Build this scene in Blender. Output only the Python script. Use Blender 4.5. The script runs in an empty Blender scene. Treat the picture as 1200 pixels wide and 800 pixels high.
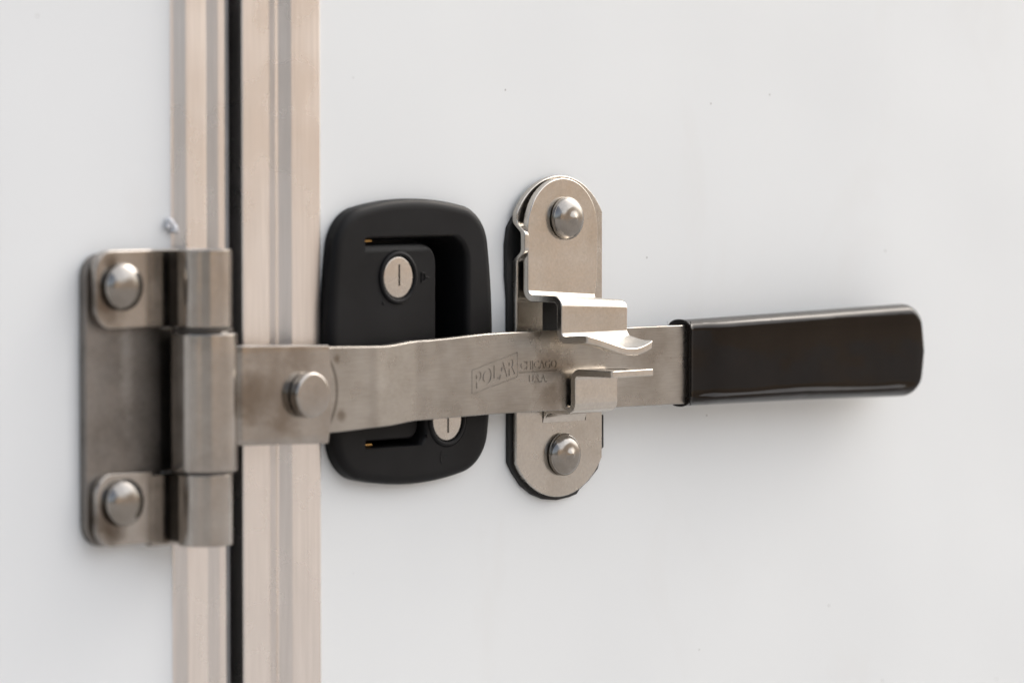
import bpy, bmesh, math, random
from mathutils import Vector, Matrix
from math import sin, cos, pi, radians, sqrt
random.seed(4)
S = bpy.context.scene
COL = S.collection
MM = 0.001

# ------------------------------------------------------------------ camera
YAW, PITCH, DIST = radians(46.5), radians(2.8), 1750.0
fw = Vector((sin(YAW)*cos(PITCH), cos(YAW)*cos(PITCH), -sin(PITCH)))
cam_d = bpy.data.cameras.new("camera")
cam = bpy.data.objects.new("camera", cam_d)
COL.objects.link(cam)
cam.location = -fw*DIST*MM
cam.rotation_euler = fw.to_track_quat('-Z', 'Y').to_euler()
cam_d.sensor_width = 36
cam_d.lens = 149.625
cam_d.clip_start = 0.05
cam_d.clip_end = 3000
cam_d.dof.use_dof = True
cam_d.dof.focus_distance = 1.765
cam_d.dof.aperture_fstop = 8.0
S.camera = cam

# ------------------------------------------------------------------ light
SUN_EL, SUN_AZ = radians(42), radians(97)      # azimuth measured from +Y clockwise to +X
w = bpy.data.worlds.new("World")
S.world = w
w.use_nodes = True
nt = w.node_tree
sky = nt.nodes.new('ShaderNodeTexSky')
sky.sky_type = 'NISHITA'
sky.sun_disc = False
sky.sun_elevation = SUN_EL
sky.sun_rotation = SUN_AZ
sky.air_density = 1.0
sky.dust_density = 5.0
sky.ozone_density = 1.0
bg = nt.nodes['Background']
bg.inputs['Strength'].default_value = 0.12
hs = nt.nodes.new('ShaderNodeHueSaturation')        # thin overcast: the blue is washed out
hs.inputs['Saturation'].default_value = 0.55
nt.links.new(sky.outputs[0], hs.inputs['Color'])
nt.links.new(hs.outputs[0], bg.inputs['Color'])
sd = bpy.data.lights.new("sun", 'SUN')
sd.energy = 1.5
sd.angle = radians(150)
sd.color = (1.0, 0.965, 0.92)
sun = bpy.data.objects.new("sun", sd)
COL.objects.link(sun)
to_sun = Vector((sin(SUN_AZ)*cos(SUN_EL), cos(SUN_AZ)*cos(SUN_EL), sin(SUN_EL)))
sun.rotation_euler = to_sun.to_track_quat('Z', 'Y').to_euler()
sun.location = (0, 0, 5)
S.view_settings.view_transform = 'Standard'
S.view_settings.look = 'None'
S.view_settings.gamma = 1
S.view_settings.exposure = 0.94
S.render.resolution_x, S.render.resolution_y = 1024, 682

# ------------------------------------------------------------------ materials
def ramp(t, stops):
    r = t.nodes.new('ShaderNodeValToRGB')
    el = r.color_ramp.elements
    while len(el) > 1: el.remove(el[0])
    el[0].position, c = stops[0][0], stops[0][1]
    el[0].color = (*c, 1) if len(c) == 3 else c
    for p, c in stops[1:]:
        e = el.new(p); e.color = (*c, 1)
    return r

def g(v): return (v, v, v)

def newmat(name):
    m = bpy.data.materials.new(name)
    m.use_nodes = True
    t = m.node_tree
    b = t.nodes['Principled BSDF']
    tc = t.nodes.new('ShaderNodeTexCoord')
    return m, t, b, tc

def noise(t, tc, scale, stretch=(1, 1, 1), detail=4, rough=0.55, dist=0.0):
    mp = t.nodes.new('ShaderNodeMapping')
    mp.inputs['Scale'].default_value = stretch
    t.links.new(tc.outputs['Object'], mp.inputs['Vector'])
    n = t.nodes.new('ShaderNodeTexNoise')
    n.inputs['Scale'].default_value = scale
    n.inputs['Detail'].default_value = detail
    n.inputs['Roughness'].default_value = rough
    n.inputs['Distortion'].default_value = dist
    t.links.new(mp.outputs[0], n.inputs['Vector'])
    return n

def mixc(t, fac, a, b, mode='MIX'):
    mx = t.nodes.new('ShaderNodeMix')
    mx.data_type = 'RGBA'; mx.blend_type = mode
    for sock, v in ((mx.inputs['Factor'], fac), (mx.inputs['A'], a), (mx.inputs['B'], b)):
        pass
    def put(i, v):
        s = mx.inputs[i]
        if hasattr(v, 'is_output'): t.links.new(v, s)
        else: s.default_value = v if not isinstance(v, tuple) else (*v, 1)
    put(0, fac); put(6, a); put(7, b)
    return mx.outputs[2]

def bump(t, b, socks):
    prev = None
    for s, strength, dist in socks:
        bp = t.nodes.new('ShaderNodeBump')
        bp.inputs['Strength'].default_value = strength
        bp.inputs['Distance'].default_value = dist
        t.links.new(s, bp.inputs['Height'])
        if prev: t.links.new(prev, bp.inputs['Normal'])
        prev = bp.outputs[0]
    t.links.new(prev, b.inputs['Normal'])

def metal(name, base, stain, amount=0.5, rough=(0.25, 0.42), stretch=(1, 1, 1), grain=0.25, patch=45, fine=900):
    """worn bare metal: tarnish patches, fine grain that follows the rolling direction"""
    m, t, b, tc = newmat(name)
    b.inputs['Metallic'].default_value = 1
    n1 = noise(t, tc, patch, (1, 1, 1), 5, 0.55, 0.0)
    r1 = ramp(t, [(0.38, g(0)), (0.72, g(amount))])
    r1.color_ramp.interpolation = 'EASE'
    t.links.new(n1.outputs[0], r1.inputs[0])
    n2 = noise(t, tc, fine, stretch, 3, 0.6)
    r2 = ramp(t, [(0.3, g(0.86)), (0.7, g(1.0))])
    t.links.new(n2.outputs[0], r2.inputs[0])
    c = mixc(t, r1.outputs[0], base, stain)
    c = mixc(t, 1.0, c, r2.outputs[0], 'MULTIPLY')
    t.links.new(c, b.inputs['Base Color'])
    rr = t.nodes.new('ShaderNodeMapRange'); rr.interpolation_type = 'SMOOTHSTEP'
    rr.inputs['From Min'].default_value = 0.3; rr.inputs['From Max'].default_value = 0.7
    rr.inputs['To Min'].default_value = rough[0]; rr.inputs['To Max'].default_value = rough[1]
    t.links.new(noise(t, tc, patch*2.2, (1, 1, 1), 5).outputs[0], rr.inputs['Value'])
    t.links.new(rr.outputs[0], b.inputs['Roughness'])
    bump(t, b, [(n2.outputs[0], grain, 0.00006)])
    return m, t, b, tc, c

def dist_from(t, tc, x, y, z, sc=(1, 1, 1)):
    v = t.nodes.new('ShaderNodeVectorMath'); v.operation = 'SUBTRACT'
    t.links.new(tc.outputs['Object'], v.inputs[0]); v.inputs[1].default_value = (x, y, z)
    v3 = t.nodes.new('ShaderNodeVectorMath'); v3.operation = 'MULTIPLY'
    t.links.new(v.outputs[0], v3.inputs[0]); v3.inputs[1].default_value = sc
    v2 = t.nodes.new('ShaderNodeVectorMath'); v2.operation = 'LENGTH'
    t.links.new(v3.outputs[0], v2.inputs[0])
    return v2.outputs['Value']
def grime_or_shade(t, tc, c, spots, col, nscale=110, sc=(1, 0, 1)):
    """soft-edged rubbed-in dirt or painted shade at (x, z, radius, strength)"""
    n3 = noise(t, tc, nscale, (1, 1, 1), 6, 0.65, 0.4)
    for (x, z, rad, st) in spots:
        d2 = dist_from(t, tc, x, 0, z, sc)
        a = t.nodes.new('ShaderNodeMath'); a.operation = 'MULTIPLY_ADD'
        t.links.new(n3.outputs[0], a.inputs[0]); a.inputs[1].default_value = rad*1.6; t.links.new(d2, a.inputs[2])
        mr = t.nodes.new('ShaderNodeMapRange'); mr.interpolation_type = 'SMOOTHSTEP'
        mr.inputs['From Min'].default_value = rad*0.9; mr.inputs['From Max'].default_value = rad*1.9
        mr.inputs['To Min'].default_value = st; mr.inputs['To Max'].default_value = 0
        t.links.new(a.outputs[0], mr.inputs['Value'])
        c = mixc(t, mr.outputs[0], c, col)
    return c
M_steel = metal("stainless_satin", (0.56, 0.53, 0.485), (0.38, 0.335, 0.275), 0.4, (0.20, 0.29))[0]
def hinge_metal(name, spots, col):
    m, t, b, tc, c = metal(name, (0.46, 0.43, 0.395), (0.24, 0.20, 0.165), 0.35, (0.14, 0.22), patch=60)
    c = grime_or_shade(t, tc, c, spots, col, 90)
    t.links.new(c, b.inputs['Base Color'])
    return m
M_steel_hinge = hinge_metal("stainless_tarnished", ((-0.2265, 0.024, 0.011, 0.85), (-0.224, 0.037, 0.006, 0.8), (-0.2265, -0.057, 0.011, 0.85), (-0.222, -0.063, 0.006, 0.7)), (0.10, 0.075, 0.055))
M_knuckle = hinge_metal("stainless_knuckle", ((-0.158, -0.014, 0.022, 0.5), (-0.168, -0.014, 0.013, 0.65), (-0.150, -0.021, 0.011, 0.5), (-0.143, 0.001, 0.009, 0.35)), (0.17, 0.13, 0.095))
M_hook = metal("stainless_bright", (0.64, 0.60, 0.545), (0.46, 0.41, 0.34), 0.4, (0.17, 0.25))[0]
M_base, t, b, tc, c = metal("stainless_dull", (0.27, 0.25, 0.23), (0.16, 0.145, 0.13), 0.8, (0.38, 0.5), patch=60)
c = grime_or_shade(t, tc, c, ((-0.2135, -0.0021, 0.0042, 0.35),), (0.50, 0.49, 0.47), 420, (1, 0, 0.15))
t.links.new(c, b.inputs['Base Color'])
M_rivet = metal("polished_rivet", (0.36, 0.34, 0.315), (0.25, 0.22, 0.185), 0.6, (0.17, 0.25), grain=0.12)[0]
M_key = metal("nickel_cylinder_face", (0.64, 0.60, 0.55), (0.46, 0.42, 0.37), 0.5, (0.20, 0.30))[0]
M_brass = metal("brass", (0.62, 0.36, 0.12), (0.40, 0.22, 0.07), 0.4)[0]
M_dark = metal("dark_collar", (0.16, 0.145, 0.13), (0.08, 0.07, 0.06), 0.5, (0.4, 0.5))[0]
M_trim = metal("mill_aluminium", (0.86, 0.81, 0.77), (0.80, 0.75, 0.71), 0.2, (0.24, 0.32), stretch=(1, 1, 0.02), grain=0.10, patch=9, fine=1400)[0]

# lever bar: brushed along its length, dirt ring round the pivot pin, dark smears by the catch, part stain, part painted hook shade
M_bar, t, b, tc, c = metal("brushed_lever_steel", (0.41, 0.387, 0.355), (0.25, 0.228, 0.20), 0.5, (0.25, 0.36), stretch=(0.05, 1, 1), grain=0.5, patch=40, fine=2200)
dd = dist_from(t, tc, -0.1405, 0, -0.0143, (1, 0, 1))
rg = ramp(t, [(0.0195/0.04, g(0)), (0.0202/0.04, g(0.75)), (0.0208/0.04, g(0.7)), (0.0216/0.04, g(0))])
sc = t.nodes.new('ShaderNodeMath'); sc.operation = 'DIVIDE'; sc.inputs[1].default_value = 0.04
t.links.new(dd, sc.inputs[0]); t.links.new(sc.outputs[0], rg.inputs[0])
c = mixc(t, rg.outputs[0], c, (0.10, 0.085, 0.07))
c = grime_or_shade(t, tc, c, ((-0.1200, -0.0015, 0.0026, 0.8), (-0.1175, -0.0235, 0.0030, 0.8), (0.006, -0.010, 0.015, 0.65), (0.062, -0.004, 0.02, 0.3), (0.004, -0.022, 0.011, 0.55), (-0.02, -0.026, 0.012, 0.25)), (0.17, 0.14, 0.11))
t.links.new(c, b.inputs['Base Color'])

def plastic(name, col, rough, grain, gs, coat=0.0, wob=0.0, wobs=20):
    m, t, b, tc = newmat(name)
    n = noise(t, tc, 35, (1, 1, 1), 5)
    r = ramp(t, [(0.35, tuple(v*0.8 for v in col)), (0.7, tuple(v*1.3 for v in col))])
    t.links.new(n.outputs[0], r.inputs[0]); t.links.new(r.outputs[0], b.inputs['Base Color'])
    rr = t.nodes.new('ShaderNodeMapRange')
    rr.inputs['To Min'].default_value = rough*0.8; rr.inputs['To Max'].default_value = rough*1.25
    t.links.new(noise(t, tc, 70, (1, 1, 1), 5).outputs[0], rr.inputs['Value'])
    t.links.new(rr.outputs[0], b.inputs['Roughness'])
    b.inputs['Coat Weight'].default_value = coat
    b.inputs['Coat Roughness'].default_value = 0.08
    socks = []
    if grain: socks.append((noise(t, tc, gs, (1, 1, 1), 3).outputs[0], grain, 0.0001))
    if wob: socks.append((noise(t, tc, wobs, (1, 1, 1), 2).outputs[0], wob, 0.002))
    if socks: bump(t, b, socks)
    return m
M_black = plastic("black_powder_coat", (0.007, 0.007, 0.0075), 0.42, 0.5, 1600)
M_black.node_tree.nodes["Principled BSDF"].inputs["Specular IOR Level"].default_value = 0.15
M_grip = plastic("glossy_black_vinyl", (0.006, 0.0038, 0.0026), 0.08, 0.0, 900, 0.0, 0.32, 26)
M_rubber = plastic("black_rubber", (0.010, 0.010, 0.010), 0.65, 0.5, 900)
M_greyrub = plastic("grey_rubber_lip", (0.11, 0.113, 0.118), 0.6, 0.4, 900)

M_grip.node_tree.nodes['Principled BSDF'].inputs['Specular IOR Level'].default_value = 0.2
# white painted panel
def panelmat(name, col):
    m, t, b, tc = newmat(name)
    n = noise(t, tc, 3.0, (1, 1, 1), 4)
    r = ramp(t, [(0.3, tuple(v*0.94 for v in col)), (0.7, col)])
    t.links.new(n.outputs[0], r.inputs[0])
    # grit specks
    vo = t.nodes.new('ShaderNodeTexVoronoi'); vo.inputs['Scale'].default_value = 24; vo.voronoi_dimensions = '2D'
    sx_ = t.nodes.new('ShaderNodeSeparateXYZ'); cx_ = t.nodes.new('ShaderNodeCombineXYZ')
    t.links.new(tc.outputs['Object'], sx_.inputs[0]); t.links.new(sx_.outputs[0], cx_.inputs[0]); t.links.new(sx_.outputs[2], cx_.inputs[1])
    t.links.new(cx_.outputs[0], vo.inputs['Vector'])
    sp = ramp(t, [(0.006, g(1)), (0.014, g(0))]); sp.color_ramp.interpolation = 'LINEAR'
    t.links.new(vo.outputs['Distance'], sp.inputs[0])
    vr = ramp(t, [(0.0, g(0)), (0.80, g(0)), (0.84, g(0.7))])
    sep = t.nodes.new('ShaderNodeSeparateColor'); t.links.new(vo.outputs['Color'], sep.inputs[0]); t.links.new(sep.outputs[0], vr.inputs[0])
    ml = t.nodes.new('ShaderNodeMath'); ml.operation = 'MULTIPLY'
    t.links.new(sp.outputs[0], ml.inputs[0]); t.links.new(vr.outputs[0], ml.inputs[1])
    c = mixc(t, ml.outputs[0], r.outputs[0], (0.22, 0.21, 0.19))
    # faint smudges of road dust
    n2 = noise(t, tc, 14, (1, 1, 0.6), 6, 0.6, 0.8)
    r2 = ramp(t, [(0.60, g(0)), (0.82, g(0.14))]); t.links.new(n2.outputs[0], r2.inputs[0])
    c = mixc(t, r2.outputs[0], c, (0.58, 0.54, 0.49))
    t.links.new(c, b.inputs['Base Color'])
    b.inputs['Roughness'].default_value = 0.34
    b.inputs['IOR'].default_value = 1.5
    bump(t, b, [(noise(t, tc, 7, (1, 1, 1), 1).outputs[0], 0.6, 0.004), (noise(t, tc, 700, (1, 1, 1), 2).outputs[0], 0.08, 0.0001)])
    return m
M_door = panelmat("white_painted_sheet", (0.745, 0.765, 0.765))
M_body = panelmat("white_painted_body_sheet", (0.735, 0.757, 0.765))

def earth(name, c1, c2, sc):
    m, t, b, tc = newmat(name)
    r = ramp(t, [(0.3, c1), (0.7, c2)])
    t.links.new(noise(t, tc, sc, (1, 1, 1), 8, 0.65).outputs[0], r.inputs[0])
    t.links.new(r.outputs[0], b.inputs['Base Color']); b.inputs['Roughness'].default_value = 0.95
    return m
M_ground = earth("grey_gravel", (0.25, 0.24, 0.23), (0.37, 0.355, 0.34), 0.8)
M_reflect_dark = earth("dark_reflection_hill", (0.10, 0.095, 0.085), (0.16, 0.15, 0.13), 0.3)  # dark tone for the added hill, to darken part of the reflections
M_hill = earth("warm_reflection_hill", (0.36, 0.27, 0.195), (0.50, 0.39, 0.285), 0.12)
m_ = plastic("clear_sealant", (0.72, 0.74, 0.78), 0.12, 0, 1, 0.5)
M_sealant = m_
m_.node_tree.nodes["Principled BSDF"].inputs["Metallic"].default_value = 0.0

# ------------------------------------------------------------------ helpers
def thing(name, label, cat, loc):
    o = bpy.data.objects.new(name, None)
    o.empty_display_size = 0.02
    COL.objects.link(o)
    o.location = Vector(loc)*MM
    o['label'] = label; o['category'] = cat
    return o

def smooth(bm, ang=35):
    bmesh.ops.recalc_face_normals(bm, faces=bm.faces[:])
    for f in bm.faces: f.smooth = True
    for e in bm.edges:
        if len(e.link_faces) == 2:
            e.smooth = e.calc_face_angle(0) < radians(ang)

def obj(name, bm, mat, parent=None, label=None, loc=None, ang=35, scale=True):
    """bm in mm, (x, -protrusion, z); loc = own location (mm) if the mesh is local"""
    if scale: bmesh.ops.scale(bm, vec=(MM, MM, MM), verts=bm.verts)
    smooth(bm, ang)
    me = bpy.data.meshes.new(name)
    bm.to_mesh(me); bm.free()
    me.materials.append(mat)
    o = bpy.data.objects.new(name, me)
    COL.objects.link(o)
    wn = o.modifiers.new('normals', 'WEIGHTED_NORMAL'); wn.keep_sharp = True; wn.weight = 50
    base = Vector(loc)*MM if loc else Vector((0, 0, 0))
    if parent:
        o.parent = parent
        pw = parent.get('_w')
        off = Vector(pw) if pw else (parent.location if parent.parent is None and parent.type == 'EMPTY' else Vector(WORLD[parent.name]))
        o.location = base - off
    else:
        o.location = base
    WORLD[o.name] = base.copy()
    if label: o['label'] = label
    return o
WORLD = {}

def copy_part(o, newloc, parent):
    c = o.copy(); COL.objects.link(c); c.parent = parent
    base = Vector(newloc)*MM
    off = parent.location if parent.type == 'EMPTY' else WORLD[parent.name]
    c.location = base - Vector(off); WORLD[c.name] = base
    return c

def round_poly(pts, seg=8):
    """pts: (x, z, radius) counter clockwise -> points with filleted corners"""
    out = []
    n = len(pts)
    for i in range(n):
        p = Vector(pts[i][:2]); r = pts[i][2]
        a = Vector(pts[i-1][:2]); c = Vector(pts[(i+1) % n][:2])
        d1 = (a-p).normalized(); d2 = (c-p).normalized()
        if r <= 0.01: out.append((p.x, p.y)); continue
        ang = d1.angle(d2)
        if ang > pi-0.02: out.append((p.x, p.y)); continue
        L = r/math.tan(ang/2)
        L = min(L, (a-p).length*0.49, (c-p).length*0.49)
        r = L*math.tan(ang/2)
        cen = p + (d1+d2).normalized()*(r/sin(ang/2))
        s = p+d1*L; e = p+d2*L
        a0 = math.atan2(s.y-cen.y, s.x-cen.x); a1 = math.atan2(e.y-cen.y, e.x-cen.x)
        da = (a1-a0+pi) % (2*pi)-pi
        for k in range(seg+1):
            t_ = a0+da*k/seg
            out.append((cen.x+r*cos(t_), cen.y+r*sin(t_)))
    return out

def circle(cx, cz, r, n=48, r2=None):
    return [(cx+r*cos(2*pi*k/n), cz+(r2 or r)*sin(2*pi*k/n)) for k in range(n)]

def offset(pts, d):
    """move outwards by d along the vertex normals (ccw outline)"""
    n = len(pts); out = []
    for i in range(n):
        p = Vector(pts[i]); a = Vector(pts[i-1]); c = Vector(pts[(i+1) % n])
        e1 = (p-a); e2 = (c-p)
        if e1.length < 1e-6: e1 = e2
        if e2.length < 1e-6: e2 = e1
        e1.normalize(); e2.normalize()
        n1 = Vector((e1.y, -e1.x)); n2 = Vector((e2.y, -e2.x))
        m = n1+n2
        if m.length < 1e-4: m = n1
        m.normalize()
        k = max(0.5, m.dot(n1))
        q = p+m*(d/k)
        out.append((q.x, q.y))
    return out

def loft(bm, outline, prof):
    """prof: [(protrusion, offset)] from wall outwards; closed solid"""
    rings = []
    for d, o in prof:
        rings.append([bm.verts.new((x, -d, z)) for x, z in (offset(outline, o) if abs(o) > 1e-6 else outline)])
    n = len(outline)
    for a, b2 in zip(rings, rings[1:]):
        for i in range(n):
            bm.faces.new((a[i], a[(i+1) % n], b2[(i+1) % n], b2[i]))
    bm.faces.new(rings[0]); bm.faces.new(rings[-1])
    return bm

def rim(d0, d1, r, k=4):
    """profile of a plate from d0 to d1 with its edges rounded by r"""
    out = []
    for i in range(k+1):
        a = pi/2*i/k
        out.append((d0+r-r*cos(a), -r+r*sin(a)))
    for i in range(k+1):
        a = pi/2*i/k
        out.append((d1-r+r*sin(a), -r+r*cos(a)))
    return out

def rim2(d0, d1, rd, ro, k=7):
    out = []
    for i in range(k+1):
        a = pi/2*i/k
        out.append((d0+rd-rd*cos(a), -ro+ro*sin(a)))
    for i in range(k+1):
        a = pi/2*i/k
        out.append((d1-rd+rd*sin(a), -ro+ro*cos(a)))
    return out

def plate(outline, d0, d1, r=0.5):
    bm = bmesh.new()
    loft(bm, outline, rim(d0, d1, r))
    return bm

def cut(bm, axis, vals):
    no = {'x': (1, 0, 0), 'z': (0, 0, 1)}[axis]
    for v in vals:
        co = (v, 0, 0) if axis == 'x' else (0, 0, v)
        bmesh.ops.bisect_plane(bm, geom=bm.verts[:]+bm.edges[:]+bm.faces[:], plane_co=co, plane_no=no, dist=1e-4)

def deform(bm, fn):
    for v in bm.verts: v.co = Vector(fn(v.co.x, -v.co.y, v.co.z))

def frange(a, b, n): return [a+(b-a)*i/n for i in range(n+1)]

def sstep(a, b, x):
    t_ = max(0.0, min(1.0, (x-a)/(b-a))); return t_*t_*(3-2*t_)

def path2d(pts):
    """rounded path through (d, z, r): returns fn s -> (d, z, nd, nz) and its length, with cut stations"""
    seg = []          # ('l', p, q) or ('a', cen, r, a0, da)
    P_ = [Vector(p[:2]) for p in pts]
    cur = P_[0]
    for i in range(1, len(P_)-1):
        p = P_[i]; d1 = (P_[i-1]-p).normalized(); d2 = (P_[i+1]-p).normalized(); r = pts[i][2]
        ang = d1.angle(d2); L = r/math.tan(ang/2)
        cen = p+(d1+d2).normalized()*(r/sin(ang/2))
        s = p+d1*L; e = p+d2*L
        seg.append(('l', cur, s))
        a0 = math.atan2(s.y-cen.y, s.x-cen.x); a1 = math.atan2(e.y-cen.y, e.x-cen.x)
        da = (a1-a0+pi) % (2*pi)-pi
        seg.append(('a', cen, r, a0, da)); cur = e
    seg.append(('l', cur, P_[-1]))
    lens = [(s_[2]-s_[1]).length if s_[0] == 'l' else abs(s_[4])*s_[2] for s_ in seg]
    tot = sum(lens)
    stations = []; acc = 0
    for s_, L in zip(seg, lens):
        stations += frange(acc, acc+L, 10 if s_[0] == 'a' else 3); acc += L
    def ev(s):
        acc = 0
        for k, (s_, L) in enumerate(zip(seg, lens)):
            if s <= acc+L or k == len(seg)-1:
                u = s-acc
                if s_[0] == 'l':
                    t_ = (s_[2]-s_[1]).normalized(); p = s_[1]+t_*u
                else:
                    a = s_[3]+s_[4]*u/L
                    p = s_[1]+Vector((cos(a), sin(a)))*s_[2]
                    t_ = Vector((-sin(a), cos(a)))*(1 if s_[4] > 0 else -1)
                return p, t_
            acc += L
    return ev, tot, stations

def cyl_z(bm, cx, cd, r, z0, z1, bev=0.6, n=48):
    rings = []
    for z, rr in ((z0, r-bev), (z0+bev*0.3, r-bev*0.3), (z0+bev, r), (z1-bev, r), (z1-bev*0.3, r-bev*0.3), (z1, r-bev)):
        rings.append([bm.verts.new((cx+rr*cos(2*pi*k/n), -(cd+rr*sin(2*pi*k/n)), z)) for k in range(n)])
    for a, b2 in zip(rings, rings[1:]):
        for i in range(n): bm.faces.new((a[i], a[(i+1) % n], b2[(i+1) % n], b2[i]))
    bm.faces.new(rings[0]); bm.faces.new(rings[-1])

def curl(bm, path, t_, z0, z1, bev=0.5, hz=None):
    """thick strip that follows a path in the (x, d) plane, upright from z0 to z1"""
    P_ = [Vector(p) for p in path]
    L, R = [], []
    for i, p in enumerate(P_):
        a = P_[max(0, i-1)]; c = P_[min(len(P_)-1, i+1)]
        tg = (c-a).normalized(); nn = Vector((-tg.y, tg.x))
        L.append(p+nn*t_/2); R.append(p-nn*t_/2)
    poly = [(p.x, p.y) for p in L]+[(p.x, p.y) for p in reversed(R)]
    area = sum(poly[i-1][0]*poly[i][1]-poly[i][0]*poly[i-1][1] for i in range(len(poly)))
    m_i = list(range(len(P_))); m_i = m_i+m_i[::-1]
    if area < 0: poly.reverse(); m_i.reverse()
    rings = []
    for z, o in ((z0, -bev), (z0+bev*0.3, -bev*0.3), (z0+bev, 0), (z1-bev, 0), (z1-bev*0.3, -bev*0.3), (z1, -bev)):
        q = offset(poly, o) if o else poly
        def zz(i):
            if not hz: return z
            l_, h_ = hz(m_i[i]); return l_+(z-z0) if z < (z0+z1)/2 else h_-(z1-z)
        rings.append([bm.verts.new((x, -d, zz(i))) for i, (x, d) in enumerate(q)])
    n = len(poly)
    for a, b2 in zip(rings, rings[1:]):
        for i in range(n): bm.faces.new((a[i], a[(i+1) % n], b2[(i+1) % n], b2[i]))
    for rg_ in (rings[0], rings[-1]):
        for i in range(n//2-1): bm.faces.new((rg_[i], rg_[i+1], rg_[n-2-i], rg_[n-1-i]))

def lathe_d(prof, n=48, bm=None, cx=0, cz=0, wob=None):
    """prof: (radius, protrusion) revolved about the outward axis"""
    bm = bm or bmesh.new()
    rings = []
    for r, d in prof:
        if r < 1e-6: rings.append([bm.verts.new((cx, -d, cz))])
        else: rings.append([bm.verts.new((cx+r*cos(2*pi*k/n), -d, cz+r*sin(2*pi*k/n))) for k in range(n)])
    for a, b2 in zip(rings, rings[1:]):
        if len(a) == 1 and len(b2) == 1: continue
        for i in range(n):
            j = (i+1) % n
            if len(a) == 1: bm.faces.new((a[0], b2[j], b2[i]))
            elif len(b2) == 1: bm.faces.new((a[i], a[j], b2[0]))
            else: bm.faces.new((a[i], a[j], b2[j], b2[i]))
    return bm

def extrude_section(bm, sec, z0, z1):
    """closed section of (x, d) points run upright from z0 to z1"""
    a = [bm.verts.new((x, -d, z0)) for x, d in sec]; b2 = [bm.verts.new((x, -d, z1)) for x, d in sec]
    n = len(sec)
    for i in range(n): bm.faces.new((a[i], a[(i+1) % n], b2[(i+1) % n], b2[i]))
    bm.faces.new(a); bm.faces.new(b2)

def temp(bm, name='tmp'):
    bmesh.ops.recalc_face_normals(bm, faces=bm.faces[:])
    me = bpy.data.meshes.new(name); bm.to_mesh(me); bm.free()
    o = bpy.data.objects.new(name, me); COL.objects.link(o); return o

def boolean(bm, cutters, op='DIFFERENCE', self_i=False):
    """cut with exact booleans, returns a new bmesh (mm)"""
    a = temp(bm)
    cs = [temp(c_) if isinstance(c_, bmesh.types.BMesh) else c_ for c_ in cutters]
    for c_ in cs:
        md = a.modifiers.new('b', 'BOOLEAN'); md.operation = op; md.object = c_; md.solver = 'EXACT'; md.use_self = self_i
    dg = bpy.context.evaluated_depsgraph_get(); dg.update()
    me = bpy.data.meshes.new_from_object(a.evaluated_get(dg))
    out = bmesh.new(); out.from_mesh(me)
    for o in [a]+cs:
        m_ = o.data; bpy.data.objects.remove(o)
    return out

def text_mesh(body, size, fn, tube=None, depth=0.5, spacing=1.0, sx=1.0, off=0.0):
    """lettering as solid mesh (mm) placed by fn(x, y, h) -> (x, -d, z)"""
    cu = bpy.data.curves.new('t', 'FONT'); cu.body = body; cu.size = size; cu.resolution_u = 3
    cu.space_character = spacing
    if tube:
        cu.fill_mode = 'NONE'; cu.bevel_depth = tube; cu.bevel_resolution = 0
    else:
        cu.extrude = depth
        cu.offset = off
    o = bpy.data.objects.new('t', cu); COL.objects.link(o)
    dg = bpy.context.evaluated_depsgraph_get(); dg.update()
    me = bpy.data.meshes.new_from_object(o.evaluated_get(dg))
    bm = bmesh.new(); bm.from_mesh(me)
    bmesh.ops.remove_doubles(bm, verts=bm.verts, dist=1e-4)
    bpy.data.objects.remove(o)
    for v in bm.verts: v.co = Vector(fn(v.co.x*sx, v.co.y, v.co.z))
    return bm

def islands(bm):
    seen = set(); out = []
    bm.verts.index_update()
    for v in bm.verts:
        if v.index in seen: continue
        st_ = [v]; comp = []
        seen.add(v.index)
        while st_:
            q = st_.pop(); comp.append(q)
            for e in q.link_edges:
                o_ = e.other_vert(q)
                if o_.index not in seen: seen.add(o_.index); st_.append(o_)
        nb = bmesh.new(); mp = {q.index: nb.verts.new(q.co) for q in comp}
        fs = {f for q in comp for f in q.link_faces}
        for f in fs: nb.faces.new([mp[q.index] for q in f.verts])
        out.append(nb)
    return out

# ------------------------------------------------------------------ the setting
bm = bmesh.new()
bmesh.ops.create_grid(bm, x_segments=2, y_segments=2, size=600)
go = obj("ground", bm, M_ground, scale=False)
go.location.z = -1.2
go['kind'] = 'structure'

# unseen ring of bare hill added for warm reflections in the metal, open to the left
bm = bmesh.new()
HN, HR = 72, 14
grid = []
for j in range(HR+1):
    row = []
    for i in range(HN+1):
        az = radians(-72+182*i/HN)              # from straight out of the door (-Y) towards +X
        rr = 26+70*j/HR
        u = j/HR
        deg = -72+182*i/HN
        end = sstep(-70, -50, deg)*(0.18+0.50*sstep(-52, -44, deg)+0.32*sstep(-20, -12, deg))*(1-0.5*sstep(50, 58, deg))*(1-0.7*sstep(85, 105, deg))
        h = 15*end*sstep(0, 0.45, u)*(1-0.3*sstep(0.6, 1, u))*(0.85+0.15*sin(i*0.31)+0.08*sin(i*0.83+j))
        row.append(bm.verts.new((rr*sin(az), -rr*cos(az), -1.25+h)))
    grid.append(row)
for j in range(HR):
    for i in range(HN): bm.faces.new((grid[j][i], grid[j][i+1], grid[j+1][i+1], grid[j+1][i]))
ho = obj("reflection_hills", bm, M_hill, scale=False, ang=180)
ho['kind'] = 'structure'
ho.data.materials.append(M_reflect_dark)                     # dark stretch added for a darker band in the barrel reflections
for p in ho.data.polygons:
    a = math.degrees(math.atan2(p.center.x, -p.center.y))
    if -48 < a < -15: p.material_index = 1

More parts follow.
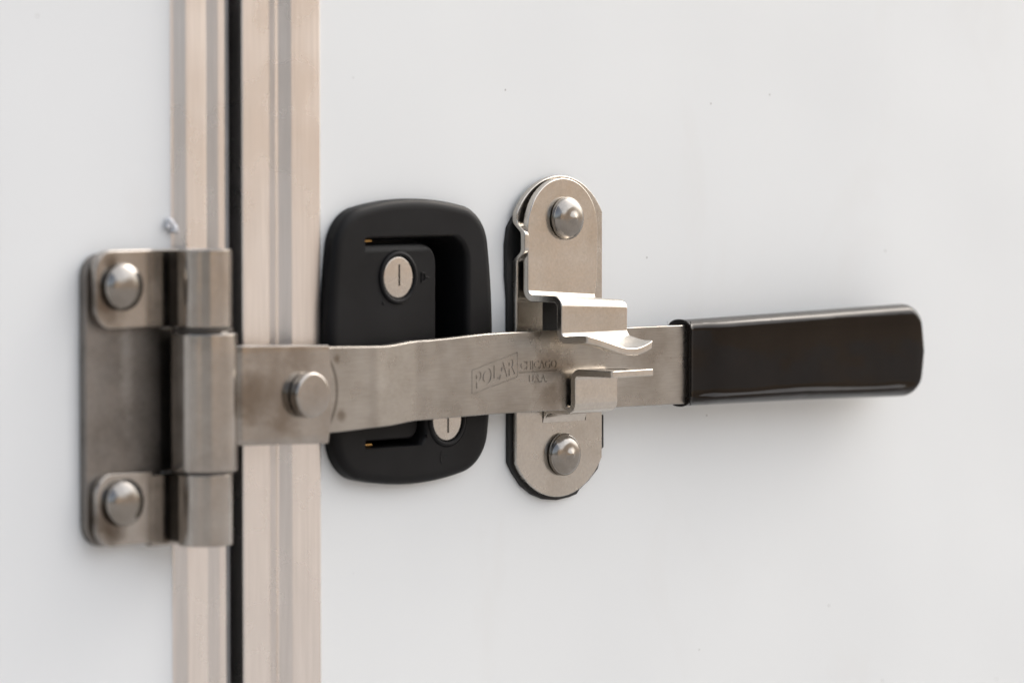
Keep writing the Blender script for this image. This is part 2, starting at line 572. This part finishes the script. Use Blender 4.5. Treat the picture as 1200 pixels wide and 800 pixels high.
Z0, Z1 = -700, 1000
body = thing("trailer_wall", "white trailer body wall left of the door gap, edged with a rounded aluminium strip", "wall", (-190, 0, Z0))
bm = bmesh.new()
extrude_section(bm, [(-1300, 0), (-186, 0), (-186, -30), (-1300, -30)], Z0, Z1)
obj("panel", bm, M_body, body)
bm = bmesh.new()
sec = [(-187.6, -1), (-187.6, 0.25), (-187.0, 0.35), (-186.4, 0.75), (-183.7, 3.5), (-183.0, 3.95), (-182.2, 4.1)]
sec += [(-173.6, 4.1), (-173.1, 3.9), (-172.8, 3.3), (-172.0, -0.2), (-168.9, -0.5), (-165.2, 1.85), (-164.4, 2.2), (-163.4, 2.3), (-162.2, 2.3), (-161.5, 1.9), (-161.2, 1.3), (-161.2, -34), (-187.6, -34)]
extrude_section(bm, sec, Z0, Z1)
obj("edge_trim", bm, M_trim, body, ang=25)
bm = bmesh.new()
extrude_section(bm, [(-161.0, -34), (-161.0, -1.0), (-160.4, -0.4), (-157.4, -0.6), (-156.6, -1.4), (-156.4, -8), (-157.6, -34)], Z0, Z1)
obj("rubber_lip", bm, M_greyrub, body)

door = thing("trailer_door", "white trailer door right of the gap, with a flat grooved aluminium edge strip", "door", (-110, 0, Z0))
bm = bmesh.new()
extrude_section(bm, [(-113, 0), (1300, 0), (1300, -30), (-113, -30)], Z0, Z1)
rec = round_poly([(-91.2, -38.8, 2.5), (-57.6, -38.8, 6), (-57.6, -16, 5), (-33.5, -12, 6), (-33.5, 43.8, 10), (-91.2, 43.8, 2.5)], 8)
hl = bmesh.new(); loft(hl, offset(rec, 1.5), [(-40, 0), (5, 0)])
bm = boolean(bm, [hl])
obj("panel", bm, M_door, door)
bm = bmesh.new()
sec = [(-151.8, -34), (-151.8, 0.8), (-151.4, 1.2), (-150.9, 1.4), (-138.3, 1.4), (-137.9, 1.2), (-137.6, 0.6), (-136.8, -3.2), (-133.2, -3.4), (-131.2, -2.25), (-131.0, -1.75), (-130.6, -1.6), (-130.2, -1.6), (-126.6, 0.75), (-126.0, 1.3), (-125.4, 1.5), (-124.2, 1.6), (-111.2, 1.6), (-110.6, 1.4), (-110.4, 1.0), (-110.4, -2), (-110.4, -34)]
extrude_section(bm, sec, Z0, Z1)
obj("edge_trim", bm, M_trim, door, ang=25)
bm = bmesh.new()
extrude_section(bm, [(-152.0, -30), (-152.0, -9.2), (-152.6, -8.8), (-153.6, -9.2), (-155.0, -11.5), (-156.2, -14), (-156.2, -30)], Z0, Z1)
obj("bulb_seal", bm, M_rubber, door)

# ------------------------------------------------------------------ rivets
def rivet_bm(r=9.0, h=5.2, nub=0.0, dent=0.0):
    prof = [(0, -0.6), (r*0.82, -0.6), (r*0.84, 0.0), (r*0.97, 0.5), (r, 1.1)]
    for k in range(1, 15):
        a = pi/2*k/15
        rr = r*cos(a); d = 1.1+(h-1.1)*sin(a)**0.85
        d += nub*math.exp(-(rr/1.5)**2)
        d -= dent*math.exp(-((rr-3.0)/1.6)**2)
        prof.append((rr, d))
    prof.append((0, h+nub))
    return lathe_d(prof, 56)

# ------------------------------------------------------------------ hinge bracket (bolted to the body)
AX, AD = -185.9, 16.0
hinge = thing("hinge_bracket", "tarnished steel hinge bracket with two domed rivets, on the white wall left of the gap", "hinge", (-215, 0, -70))
out = round_poly([(-233.7, -68.5, 9), (-196.5, -68.5, 2), (-196.5, 40.8, 2), (-233.7, 40.8, 9)])
obj("base_plate", plate(out, 0.2, 3.9, 0.5), M_base, hinge, "dull grey-brown plate under the two lugs")
out = round_poly([(-196.3, -42, 0.5), (-189.2, -42, 0.5), (-189.2, 12, 0.5), (-196.3, 12, 0.5)])
obj("shade_strip", plate(out, 0.2, 2.2, 0.4), M_dark, hinge)  # dark strip added to stand in for the deep shade beside the barrel
def lug(z0, z1, first=None):
    bm = bmesh.new()
    # flat strap that runs behind the pin and curls round it, its end meeting the strap at the left
    r = 8.9
    path = [(-205.0, 6.05)]
    for k in range(6): path.append((-205.0+(AX-7+205.0)*(k+1)/6, 6.05+(AD-r-6.05)*sstep(0, 1, (k+1)/6)*0.75))
    for k in range(41):
        a = radians(-90-8)+radians(292)*k/40
        path.append((AX+r*cos(a), AD+r*sin(a)))
    curl(bm, path, 3.7, z0, z1, 0.5)
    return bm
for z0, z1 in ((12.7, 42.0), (-69.6, -42.6)):
    zz0 = z0 if z0 > 0 else -68.3; zz1 = z1 if z0 > 0 else -41.0
    out = round_poly([(-231.8, zz0, 7.5), (-204.0, zz0, 0.3), (-204.0, zz1, 0.3), (-231.8, zz1, 7.5)])
    bm = plate(out, 4.0, 7.9, 0.6)
    bm2 = lug(z0, z1)
    me = bpy.data.meshes.new('x'); bm2.to_mesh(me); bm2.free(); bm.from_mesh(me)
    lg = obj("lug", bm, M_steel_hinge, hinge, ang=40)
    cz = 28.4 if z0 > 0 else -52.0
    rv = obj("rivet", rivet_bm(9.0, 5.6), M_rivet, lg, loc=(-219.8, -7.9, cz))
bm = bmesh.new()
cyl_z(bm, AX, AD, 7.0, -69.0, 41.6, 0.8)
obj("hinge_pin", bm, M_dark, hinge)

# ------------------------------------------------------------------ locking lever
lever = thing("locking_lever", "long flat steel locking lever with glossy black dipped grip, swung across the door", "lever", (-186, -16, -42))
bm = bmesh.new()
r = 10.7; T = 3.9
path = [(-127.6, 22.4), (-140, 22.4), (-150, 22.4), (-160, 22.4), (-168, 22.4), (-170.5, 22.1), (-172.6, 21.0), (-174.4, 19.2), (-175.2, 17.2)]
for k in range(47):
    a = radians(0)-radians(322)*k/46
    path.append((AX+r*cos(a), AD+r*sin(a)))
def kz(i):
    if i > 8: return (-41.6, 10.4)
    x = path[i][0]
    return (-32.6-(x+170)*0.034, 5.3-(x+170)*0.03)
curl(bm, path, T, -41.6, 10.4, 0.6, kz)
cut(bm, 'z', frange(-30, 2, 14))
for v in bm.verts:
    if v.co.x > -135:
        zz = (v.co.z+14.2)/19.2
        v.co.x += (1.8*(1-zz*zz)-0.9)*sstep(-135, -128, v.co.x)
knuckle = obj("knuckle_plate", bm, M_knuckle, lever, ang=40)
bm = bmesh.new(); cyl_z(bm, AX, AD, 11.2, 10.9, 12.2, 0.3); obj("washer", bm, M_dark, lever)
bm = bmesh.new(); cyl_z(bm, AX, AD, 11.4, -42.5, -41.9, 0.2); obj("washer", bm, M_dark, lever)
prof = [(0, -4), (7.6, -4), (7.6, 0.3), (8.4, 0.4), (8.75, 0.9), (8.8, 3.7), (8.65, 4.25), (8.3, 4.6), (7.85, 4.72), (7.6, 4.72), (4, 4.76), (0, 4.78)]
obj("pivot_pin", lathe_d(prof, 56), M_steel_hinge, lever, loc=(-140.8, -24.4, -14.6))

# bar
def bar_top(x):
    ks = [(-150, 3.2), (-123, 2.9), (-93, 2.2), (-69, 3.4), (-25, 5.0), (85, 4.6), (240, 4.6)]
    for (a, za), (b2, zb) in zip(ks, ks[1:]):
        if x <= b2: return za+(zb-za)*sstep(a, b2, x) if a < -25 else za+(zb-za)*(x-a)/(b2-a)
    return ks[-1][1]
def bar_bot(x):
    ks = [(-150, -30.6), (-123, -30.3), (-93, -29.4), (-69, -28.2), (-25, -27.7), (85, -28.7), (240, -28.9)]
    for (a, za), (b2, zb) in zip(ks, ks[1:]):
        if x <= b2: return za+(zb-za)*sstep(a, b2, x) if a < -25 else za+(zb-za)*(x-a)/(b2-a)
    return ks[-1][1]
def bar_d(x):
    """protrusion of the bar's front face: one shallow joggle beside the pivot, then slowly away from the door"""
    d = 20.3 - 3.2*sstep(-101, -73, x)
    d += 0.30*math.exp(-((x+98)/3.2)**2)-0.30*math.exp(-((x+72)/3.2)**2)
    if x > -60: d += (x+60)*0.022
    return d
xs = frange(-158, -105, 8)+frange(-103.5, -66.5, 37)+frange(-64, 235, 30)
outline = [(x, bar_bot(x)) for x in xs]+[(x, bar_top(x)) for x in reversed(xs)]
bm = plate(outline, -4.8, 0, 0.45)
cut(bm, 'x', frange(-103, -67, 36)+[-64.5, -60, -48, 0, 40, 80, 140])
deform(bm, lambda x, h, z: (x, -(bar_d(x)+h), z))
# stamped lettering
def onbar(x, z, h): return (x, -(bar_d(x)+h), z)
cuts = []
SH = 0.235
x0, zb = -41.9, -19.1
W_, H_ = 25.9, 9.7
def groove(p, q, rr=0.30):
    c_ = bmesh.new()
    p = Vector(onbar(p[0], p[1], 0)); q = Vector(onbar(q[0], q[1], 0))
    L = (q-p).length
    bmesh.ops.create_cone(c_, cap_ends=True, segments=6, radius1=rr, radius2=rr, depth=L)
    rot = (q-p).to_track_quat('Z', 'Y').to_matrix().to_4x4()
    bmesh.ops.transform(c_, matrix=Matrix.Translation((p+q)/2) @ rot, verts=c_.verts)
    return c_
A_, B_, C_, D_ = (x0, zb), (x0+W_, zb+W_*SH), (x0+W_, zb+W_*SH+H_), (x0, zb+H_)
for p, q in ((A_, B_), (B_, C_), (C_, D_), (D_, A_), ((-15.2, -11.5), (6.9, -11.3))):
    cuts.append(groove(p, q))
cuts += islands(text_mesh("POLAR", 9.0, lambda x, y, h: onbar(x0+1.6+x, zb+1.7+y+(1.6+x)*SH, h), depth=0.26, off=0.2, spacing=1.04, sx=0.80))
cuts += islands(text_mesh("CHICAGO", 5.0, lambda x, y, h: onbar(-14.4+x, -10.4+y, h*0.9), depth=0.28, off=0.06, sx=0.93))
cuts += islands(text_mesh("U.S.A.", 4.6, lambda x, y, h: onbar(-9.5+x, -16.0+y, h*0.9), depth=0.28, off=0.06, sx=0.95))
bmesh.ops.recalc_face_normals(bm, faces=bm.faces[:])
for c_ in cuts:
    v0 = bm.calc_volume(signed=False); keep = bm.copy()
    cv = c_.copy()
    for kw in (False, True):
        nb = boolean(bm, [cv], self_i=kw)
        v1 = nb.calc_volume(signed=False)
        if abs(v1-v0) < 80: break
        nb.free(); bm = keep.copy(); cv = c_.copy(); nb = None
    bm = nb if nb else keep
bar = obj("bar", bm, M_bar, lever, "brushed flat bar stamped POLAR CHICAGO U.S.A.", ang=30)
for f in bar.data.polygons:
    if f.center.x > -0.060 and f.center.x < 0.05 and abs(f.normal.y) > 0.9: f.use_smooth = False

# dipped grip
outline = round_poly([(81.0, -29.8, 0.6), (160, -30.6, 0), (240.3, -32.3, 11), (243.2, -12, 0), (240.3, 9.5, 10), (160, 8.0, 0), (81.0, 6.6, 0.6)], 10)
bm = bmesh.new()
loft(bm, outline, rim2(-10.0, 2.6, 6.2, 4.2, 8))
rg_ = bmesh.ops.bisect_plane(bm, geom=bm.verts[:]+bm.edges[:]+bm.faces[:], plane_co=(85, 0, 0), plane_no=(1, 0, 0), clear_inner=True)
bmesh.ops.holes_fill(bm, edges=[e for e in bm.edges if len(e.link_faces) == 1], sides=0)
cut(bm, 'x', [85.25, 85.9, 86.2]+frange(88, 234, 24)); cut(bm, 'z', frange(-31.5, -20, 26)+[-14, -8, -2, 2, 5])
def gf(x, h, z):
    base = bar_d(min(x, 235))
    pad = 0.9*sstep(96, 104, x)          # the coating is thicker past the sleeve
    inner = sstep(-34, -24, z)*(1-sstep(-2, 8, z))
    lip = (1-sstep(85.9, 86.2, x))*sstep(84.9, 85.25, x)      # thin lip where the dip ends
    h += 0.4*lip*(1 if h > -3.7 else -1); z += 0.25*lip*(1 if z > -12 else -1)
    if h > 0:                             # the dip ran down and set as a soft bead above the lower edge
        h += 0.9*math.exp(-((z+26.4+(x-84)*0.012+0.5*sin(x*0.07))/1.7)**2)*sstep(84, 100, x)*(1-sstep(222, 236, x))
    return (x, -(base+h+(pad-0.3)*(1 if h > -3.7 else -1)*inner), z)
deform(bm, gf)
grip = obj("grip", bm, M_grip, lever, ang=60)
# ------------------------------------------------------------------ paddle lock
lock = thing("paddle_lock", "black recessed paddle lock with two round key cylinders, on the door behind the lever", "lock", (-64, 0, -55))
def barrel(cx, cz, hw, hh, cw, ch, rad):
    """outline with bulging sides: corners at (cw, ch), side mids at hw / hh"""
    pts = []
    N = 14
    for side in range(4):
        for k in range(N):
            u = -1+2*k/N
            if side == 0: x, z = cw*u, -(hh-(hh-ch)*u*u)
            if side == 1: x, z = (hw-(hw-cw)*u*u), ch*u
            if side == 2: x, z = -cw*u, (hh-(hh-ch)*u*u)
            if side == 3: x, z = -(hw-(hw-cw)*u*u), -ch*u
            pts.append((cx+x, cz+z, rad if k == 0 else 0))
    return round_poly(pts, 12)
def corner_round(pts, cx, cz, hw, hh, p=9):
    return pts
# superellipse-like outline with softly rounded corners
def lock_outline(grow=0):
    base = []
    cx, cz = -63.9, 2.4
    hw, hh, cw, ch, R = 46.4, 57.0, 41.6, 50.8, 12.0
    # corner centre
    def side_x(z): return hw-(hw-cw)*((z)/ch)**2
    def side_z(x): return hh-(hh-ch)*((x)/cw)**2
    q = []
    N = 20
    zc = ch-R*1.0; xc = cw-R*1.0
    for k in range(N): q.append((side_x(zc*k/N), zc*k/N))
    p0 = Vector((side_x(zc), zc)); p1 = Vector((xc, side_z(xc)))
    t0 = Vector((-2*(hw-cw)*zc/ch**2, 1)); t1 = Vector((1, -2*(hh-ch)*xc/cw**2))
    # intersection of tangents
    den = t0.x*(-t1.y)+t0.y*t1.x
    dd_ = p1-p0
    s = (dd_.x*(-t1.y)+dd_.y*t1.x)/den
    m = p0+t0*s
    for k in range(17):
        u = k/16; wgt = 0.80
        b0, b1, b2 = (1-u)**2, 2*u*(1-u)*wgt, u*u
        q.append(tuple((p0*b0+m*b1+p1*b2)/(b0+b1+b2)))
    for k in range(1, N+1): 
        x = xc*(1-k/N); q.append((x, side_z(x)))
    quad = q
    full = quad + [(-x, z) for x, z in reversed(quad[:-1])]
    full = full + [(x, -z) for x, z in reversed(full[1:-1])]
    return [(cx+x, cz+z) for x, z in full]
LO = lock_outline()
bm = bmesh.new()
loft(bm, LO, [(0.1, -0.6), (0.6, 0), (4.4, 0), (5.1, -0.12), (5.8, -0.5), (6.3, -1.05), (6.7, -1.8), (6.95, -2.8), (7.05, -4.2)])
# recess: wide above, narrow under the lower cylinder
rec = round_poly([(-91.2, -38.8, 2.5), (-57.6, -38.8, 6), (-57.6, -16, 5), (-33.5, -12, 6), (-33.5, 43.8, 10), (-91.2, 43.8, 2.5)], 8)
cb = bmesh.new()
rings = []
prof = [(-16, -1.2), (0, -0.4), (4, 0), (5.8, 0.35), (6.6, 1.0), (7.1, 2.3), (9, 2.4)]
for d, o in prof:
    pts = offset(rec, o)
    # the flare is wide at the right, sharp at the left
    q = [((max(x, -91.2-0.12*o) if x < -85 else x), (z if o < 0 else (min(z, 43.8+0.55*o) if z > 40 else (max(z, -38.8-0.2*o) if z < -36 else z)))) for x, z in pts]
    rings.append([cb.verts.new((x, -d, z)) for x, z in q])
n = len(rec)
for a, b2 in zip(rings, rings[1:]):
    for i in range(n): cb.faces.new((a[i], a[(i+1) % n], b2[(i+1) % n], b2[i]))
cb.faces.new(rings[0]); cb.faces.new(rings[-1])
# body continues as a cup through the door skin, so give the housing a deep block first
cup = bmesh.new()
loft(cup, offset(rec, 3), [(-19, 0), (3, 0)])
bm = boolean(bm, [cup], 'UNION')
low = bmesh.new(); lathe_d([(0, 6.2), (10.9, 6.2), (11.5, 8.5), (0, 8.5)], 48, low, -45.2, -29.6)
bm = boolean(bm, [cb, low])
housing = obj("housing", bm, M_black, lock, ang=32)
# the door skin has to be open behind the cup
# paddle
pad_o = round_poly([(-90.8, -36.4, 1.5), (-59.0, -36.4, 5.5), (-58.6, -16, 2), (-48.4, -12, 4), (-48.4, 41.6, 8.5), (-90.8, 41.6, 1.5)], 8)
bm = bmesh.new()
loft(bm, pad_o, [(-2, 0), (1.6, 0)]+[(x+0.0, y) for x, y in rim(1.6, 4.4, 0.9, 5)[5:]])
def pf(x, h, z):
    # slight inward lean towards the pull side, and a turned lip
    return (x, -(h-0.6*sstep(-80, -50, x)-1.6*sstep(38.5, 41.6, z)*0.6), z)
cut(bm, 'x', frange(-88, -50, 10)); cut(bm, 'z', [38, 39, 40, 41])
deform(bm, pf)
# seat for the upper cylinder is a ring raised from the paddle
paddle = obj("paddle", bm, M_black, lock, ang=40)
def keycyl(cx, cz, d, parent, slot_z):
    prof = [(0, -1.5), (10.9, -1.5), (10.8, 0.5), (10.4, 1.1), (9.6, 1.4), (8.9, 1.2), (8.45, 0.5), (8.4, -0.6), (0, -0.6)]
    ring = obj("cylinder_collar", lathe_d(prof, 56), M_black, parent, loc=(cx, -d, cz))
    bm = bmesh.new()
    lathe_d([(0, -1.5), (8.25, -1.5), (8.25, 0.3), (8.05, 0.62), (7.7, 0.75), (0, 0.75)], 56, bm)
    sl = bmesh.new(); o_ = round_poly([(-0.45, -4.2, 0.3), (0.45, -4.2, 0.3), (0.45, 4.4, 0.3), (-0.45, 4.4, 0.3)], 3)
    o_ = [(x+0.4, z+slot_z) for x, z in o_]
    loft(sl, o_, [(-0.9, 0), (2, 0)])
    bm = boolean(bm, [sl])
    obj("key_face", bm, M_key, parent, loc=(cx, -d, cz))
keycyl(-70.6, 28.2, 4.0, paddle, 0.8)
keycyl(-45.3, -29.8, 6.4, housing, -1.0)
# embossed key marks
def mark(segs, cx, cz, d, parent, rr=0.28):
    bm = bmesh.new()
    for p, q in segs:
        c_ = bmesh.new()
        p = Vector((p[0], 0, p[1])); q = Vector((q[0], 0, q[1])); L = (q-p).length
        bmesh.ops.create_cone(c_, cap_ends=True, segments=8, radius1=rr, radius2=rr, depth=L+rr)
        bmesh.ops.transform(c_, matrix=Matrix.Translation((p+q)/2) @ (q-p).to_track_quat('Z', 'Y').to_matrix().to_4x4(), verts=c_.verts)
        me = bpy.data.meshes.new('x'); c_.to_mesh(me); c_.free(); bm.from_mesh(me)
    obj("raised_mark", bm, M_black, parent, loc=(cx, -d, cz))
mark([((-1.4, -1.9), (-1.4, 1.9)), ((-1.4, 1.9), (0.3, 1.7)), ((-1.4, -1.9), (0.1, -1.5)), ((0.3, 1.7), (0.5, 0.3)), ((0.5, 0.3), (2.4, -0.1)), ((0.1, -1.5), (0.6, -0.4))], -55.4, 27.8, 4.05, paddle)
mark([((-0.6, 2.6), (-1.2, 1.0)), ((-1.2, 1.0), (-1.2, -0.8)), ((-1.2, -0.8), (-0.5, -2.2)), ((0.8, 0.2), (2.4, 0.6))], -48.0, -45.0, 7.0, housing)
mark([((0, 0.0), (0.3, -0.4))], -79.0, 18.3, 4.3, paddle, 0.5)
mark([((0, 0.0), (0.3, -0.4))], -57.0, -35.4, 6.9, housing, 0.6)
for z in (43.0, -37.9):
    bm = bmesh.new(); bmesh.ops.create_cone(bm, cap_ends=True, segments=16, radius1=0.6, radius2=0.6, depth=5)
    bmesh.ops.rotate(bm, matrix=Matrix.Rotation(pi/2, 3, 'Y'), verts=bm.verts)
    obj("spring_pin", bm, M_brass, paddle, loc=(-86.6, -2.6, z), ang=40)

# ------------------------------------------------------------------ catch (keeper) on the door
catch = thing("lever_catch", "upright stainless catch with swivelling hook and padlock lips, riveted to the white door", "catch", (24, 0, -66))
gk = round_poly([(-3.9, -49.8, 2), (-0.8, -54.3, 3), (4.2, -59.8, 4), (10.5, -63.6, 5), (17.5, -66.0, 5), (25, -66.8, 5), (33, -66.0, 2), (37.4, -65.0, 0.6), (39, -63.2, 0.4), (44.5, -60.0, 4), (50.4, -55.2, 0.3), (51.6, -52.2, 0.3), (50.6, -49, 0.6), (51.2, -46.6, 0.3), (54.0, -46.4, 0.3), (53.9, -32.6, 0.3), (51.0, -32.2, 0.4),
                 (50.0, 0, 0), (50.4, 50, 1), (30, 62, 1), (10, 60, 2), (-1, 51, 1), (-4.0, 47, 2), (-5.3, 40, 3), (-5.2, 27, 3), (-4.2, 18, 2), (-4.0, -20, 0)], 3)
obj("gasket", plate(gk, 0.1, 2.0, 0.3), M_rubber, catch, "black rubber pad with a rough cut edge")
def arch(x0, x1, zb, zt, rise_b, rise_t, n=24):
    cx = (x0+x1)/2; hw = (x1-x0)/2
    def arc(rise, zside, sgn, rev):
        R = (hw*hw+rise*rise)/(2*rise); out = []
        a = math.asin(hw/R)
        for k in range(n+1):
            th = -a+2*a*k/n
            if rev: th = -th
            out.append((cx+R*sin(th), zside+sgn*(rise-R+R*cos(th))))
        return out
    return arc(rise_b, zb, -1, False)+arc(rise_t, zt, 1, True)
out = arch(-2.1, 50.0, -50.0, 52.8, 15.2, 15.2)
out = round_poly([(x, z, 0.9) for x, z in out], 1)
bm = plate(arch(-2.1, 50.0, -50.0, 52.8, 15.2, 15.2), 2.05, 4.7, 0.45)
win = bmesh.new(); loft(win, round_poly([(13.3, -34.1, 0.6), (39.9, -34.1, 0.6), (39.9, 24, 2), (13.3, 24, 2)], 5), [(-3, 0), (9, 0)])
bm = boolean(bm, [win])
cut(bm, 'z', frange(31, 55, 24)); cut(bm, 'x', [-1.2, -0.2, 0.8, 1.8, 2.8, 4, 6]); cut(bm, 'z', frange(-41, -34, 5))
def bf(x, h, z):
    k = sstep(32.5, 37.8, z)*(1-sstep(44.2, 49.6, z))
    b_ = 4.6*k*(1-sstep(0.2, 5.5, x))
    # the plate is drawn down a little where the tab was bent out
    return (x, -(h+b_), z)
deform(bm, bf)
backing = obj("backing_plate", bm, M_steel, catch, ang=30)

# fixed lower hook, bent out of the backing plate
ev, tot, st = path2d([(3.4, -34.25, 0), (3.4, -28.4, 5.8), (21.5, -28.4, 3.2), (21.5, -12.6, 3.0), (43.2, -12.6, 0)])
o2 = round_poly([(13.7, 0, 0.5), (39.5, 0, 0.5), (39.5, tot, 1.2), (13.7, tot, 1.2)], 4)
bm = plate(o2, -1.4, 1.4, 0.4)
hole = bmesh.new(); loft(hole, circle(28.5, tot-10.5, 4.6, 32), [(-5, 0), (5, 0)])
bm = boolean(bm, [hole])
cut(bm, 'z', [s for s in st if 0.01 < s < tot-0.01])
def along(ev_):
    def fn(x, h, s):
        s_ = max(0, s); p, tg = ev_(s_)
        # outward (viewer) side: tangent turned so that a rising path faces the viewer
        nd, nz = tg.y, -tg.x
        return (x, -(p.x+nd*h), p.y+nz*h)
    return fn
deform(bm, along(ev))
obj("lower_hook", bm, M_hook, catch, "small fixed hook with a padlock hole in its flat lip", ang=30)

# swivelling upper hook
RZ, RX = 46.2, 21.0
zt = 67.0
ev, tot, st = path2d([(7.7, zt, 0), (7.7, 18.0, 3.6), (26.5, 18.0, 3.4), (26.5, 1.2, 3.4), (42.5, 1.2, 0)])
pts = []
for k in range(33):
    a = pi*k/32
    pts.append((RX+21.2*cos(a)*(1.0), (zt-RZ)-20.8*sin(a)))      # s grows downwards
# ccw in (x, s): go down the left side, along the lip end, back up the right
left = [(-0.2, s) for s in (30, 40)]
o2 = [(RX-21.0, 26)]+[(0.0, 46), (0.0, tot-1.2), (0.4, tot-0.4), (1.2, tot), (38.6, tot), (39.4, tot-0.4), (39.8, tot-1.2), (39.8, tot-16), (40.2, 48), (42.0, 40), (42.2, 26)]
# shrink along arc
o2 = o2[::-1]
outl = [(x, s) for x, s in o2][::-1]
arcp = [(RX+21.2*cos(a), (zt-RZ)-20.8*sin(a)) for a in [pi*k/32 for k in range(33)]]
outl = outl+arcp
area = sum(outl[i-1][0]*outl[i][1]-outl[i][0]*outl[i-1][1] for i in range(len(outl)))
if area < 0: outl.reverse()
bm = plate(outl, -1.5, 1.5, 0.5)
cut(bm, 'z', [s for s in st if 0.01 < s < tot-0.01])
cut(bm, 'x', frange(2, 39, 37))
# fine steps along the lip for the curl
cut(bm, 'z', frange(tot-13, tot-1, 6))
def sw(x, h, s):
    s_ = max(0, s); p, tg = ev(s_)
    nd, nz = -tg.y, tg.x
    z = p.y+nz*h; d = p.x+nd*h
    # fold lines fall a little towards the right
    k1 = sstep(zt-26, zt-19, -(s-zt)+0) if False else sstep(24, 44, s)*(1-sstep(62, 76, s))
    z -= 2.6*k1*(x/40.0)
    # the lip dips in the middle and curls up at the right
    k2 = sstep(tot-17.5, tot-4.0, s)
    u = x/40.0
    ks = [(0, 1.0), (0.25, -1.3), (0.5, -4.2), (0.68, -5.3), (0.85, -4.6), (1.0, -2.0)]
    q = 0; wsum = 0
    for i in range(41):                     # the polyline, smoothed
        uu = u+(i-20)*0.006
        for (ua, a), (ub, b_) in zip(ks, ks[1:]):
            if uu <= ub or ub == 1.0:
                q += a+(b_-a)*((uu-ua)/(ub-ua)); break
    q /= 41
    z += q*k2
    return (x, -d, z)
deform(bm, sw)
swivel = obj("swivel_hook", bm, M_hook, catch, "swivelling hook with a wavy lip bent out over the bar", ang=30)
rv = obj("rivet", rivet_bm(8.9, 5.6, 0.5, 0.25), M_rivet, swivel, loc=(22.0, -9.2, 50.4))
obj("spacer", lathe_d([(0, 0), (10, 0), (10, 1.5), (0, 1.5)], 40), M_dark, swivel, loc=(22.0, -4.65, 50.4))
c2 = copy_part(rv, (25.2, -4.7, -47.5), backing)

# ------------------------------------------------------------------ small leftovers
def blob(name, label, x, z, d, rs):
    bm = bmesh.new()
    for (dx, dz, r) in rs:
        b3 = bmesh.new(); bmesh.ops.create_icosphere(b3, subdivisions=3, radius=r)
        for v in b3.verts:
            v.co = v.co*(1+0.22*sin(v.co.x*3.1/r+dx)*cos(v.co.z*2.3/r+dz)); v.co.y *= 0.6
            v.co += Vector((x+dx, -d, z+dz))
        me = bpy.data.meshes.new('x'); b3.to_mesh(me); b3.free(); bm.from_mesh(me)
    o = obj(name, bm, M_sealant, ang=80); o['label'] = label; o['category'] = "sealant"
    return o
blob("sealant_blob", "shiny crumb of clear sealant on the left trim just above the hinge bracket", -189.2, 50.2, 1.6, [(0, 1.6, 1.9), (2.0, -0.9, 2.0), (-1.2, 0.2, 1.1)])
blob("sealant_drop", "tiny white sealant drop on the left trim low under the hinge bracket", -180.6, -98, 3.4, [(0, 0, 1.0)])
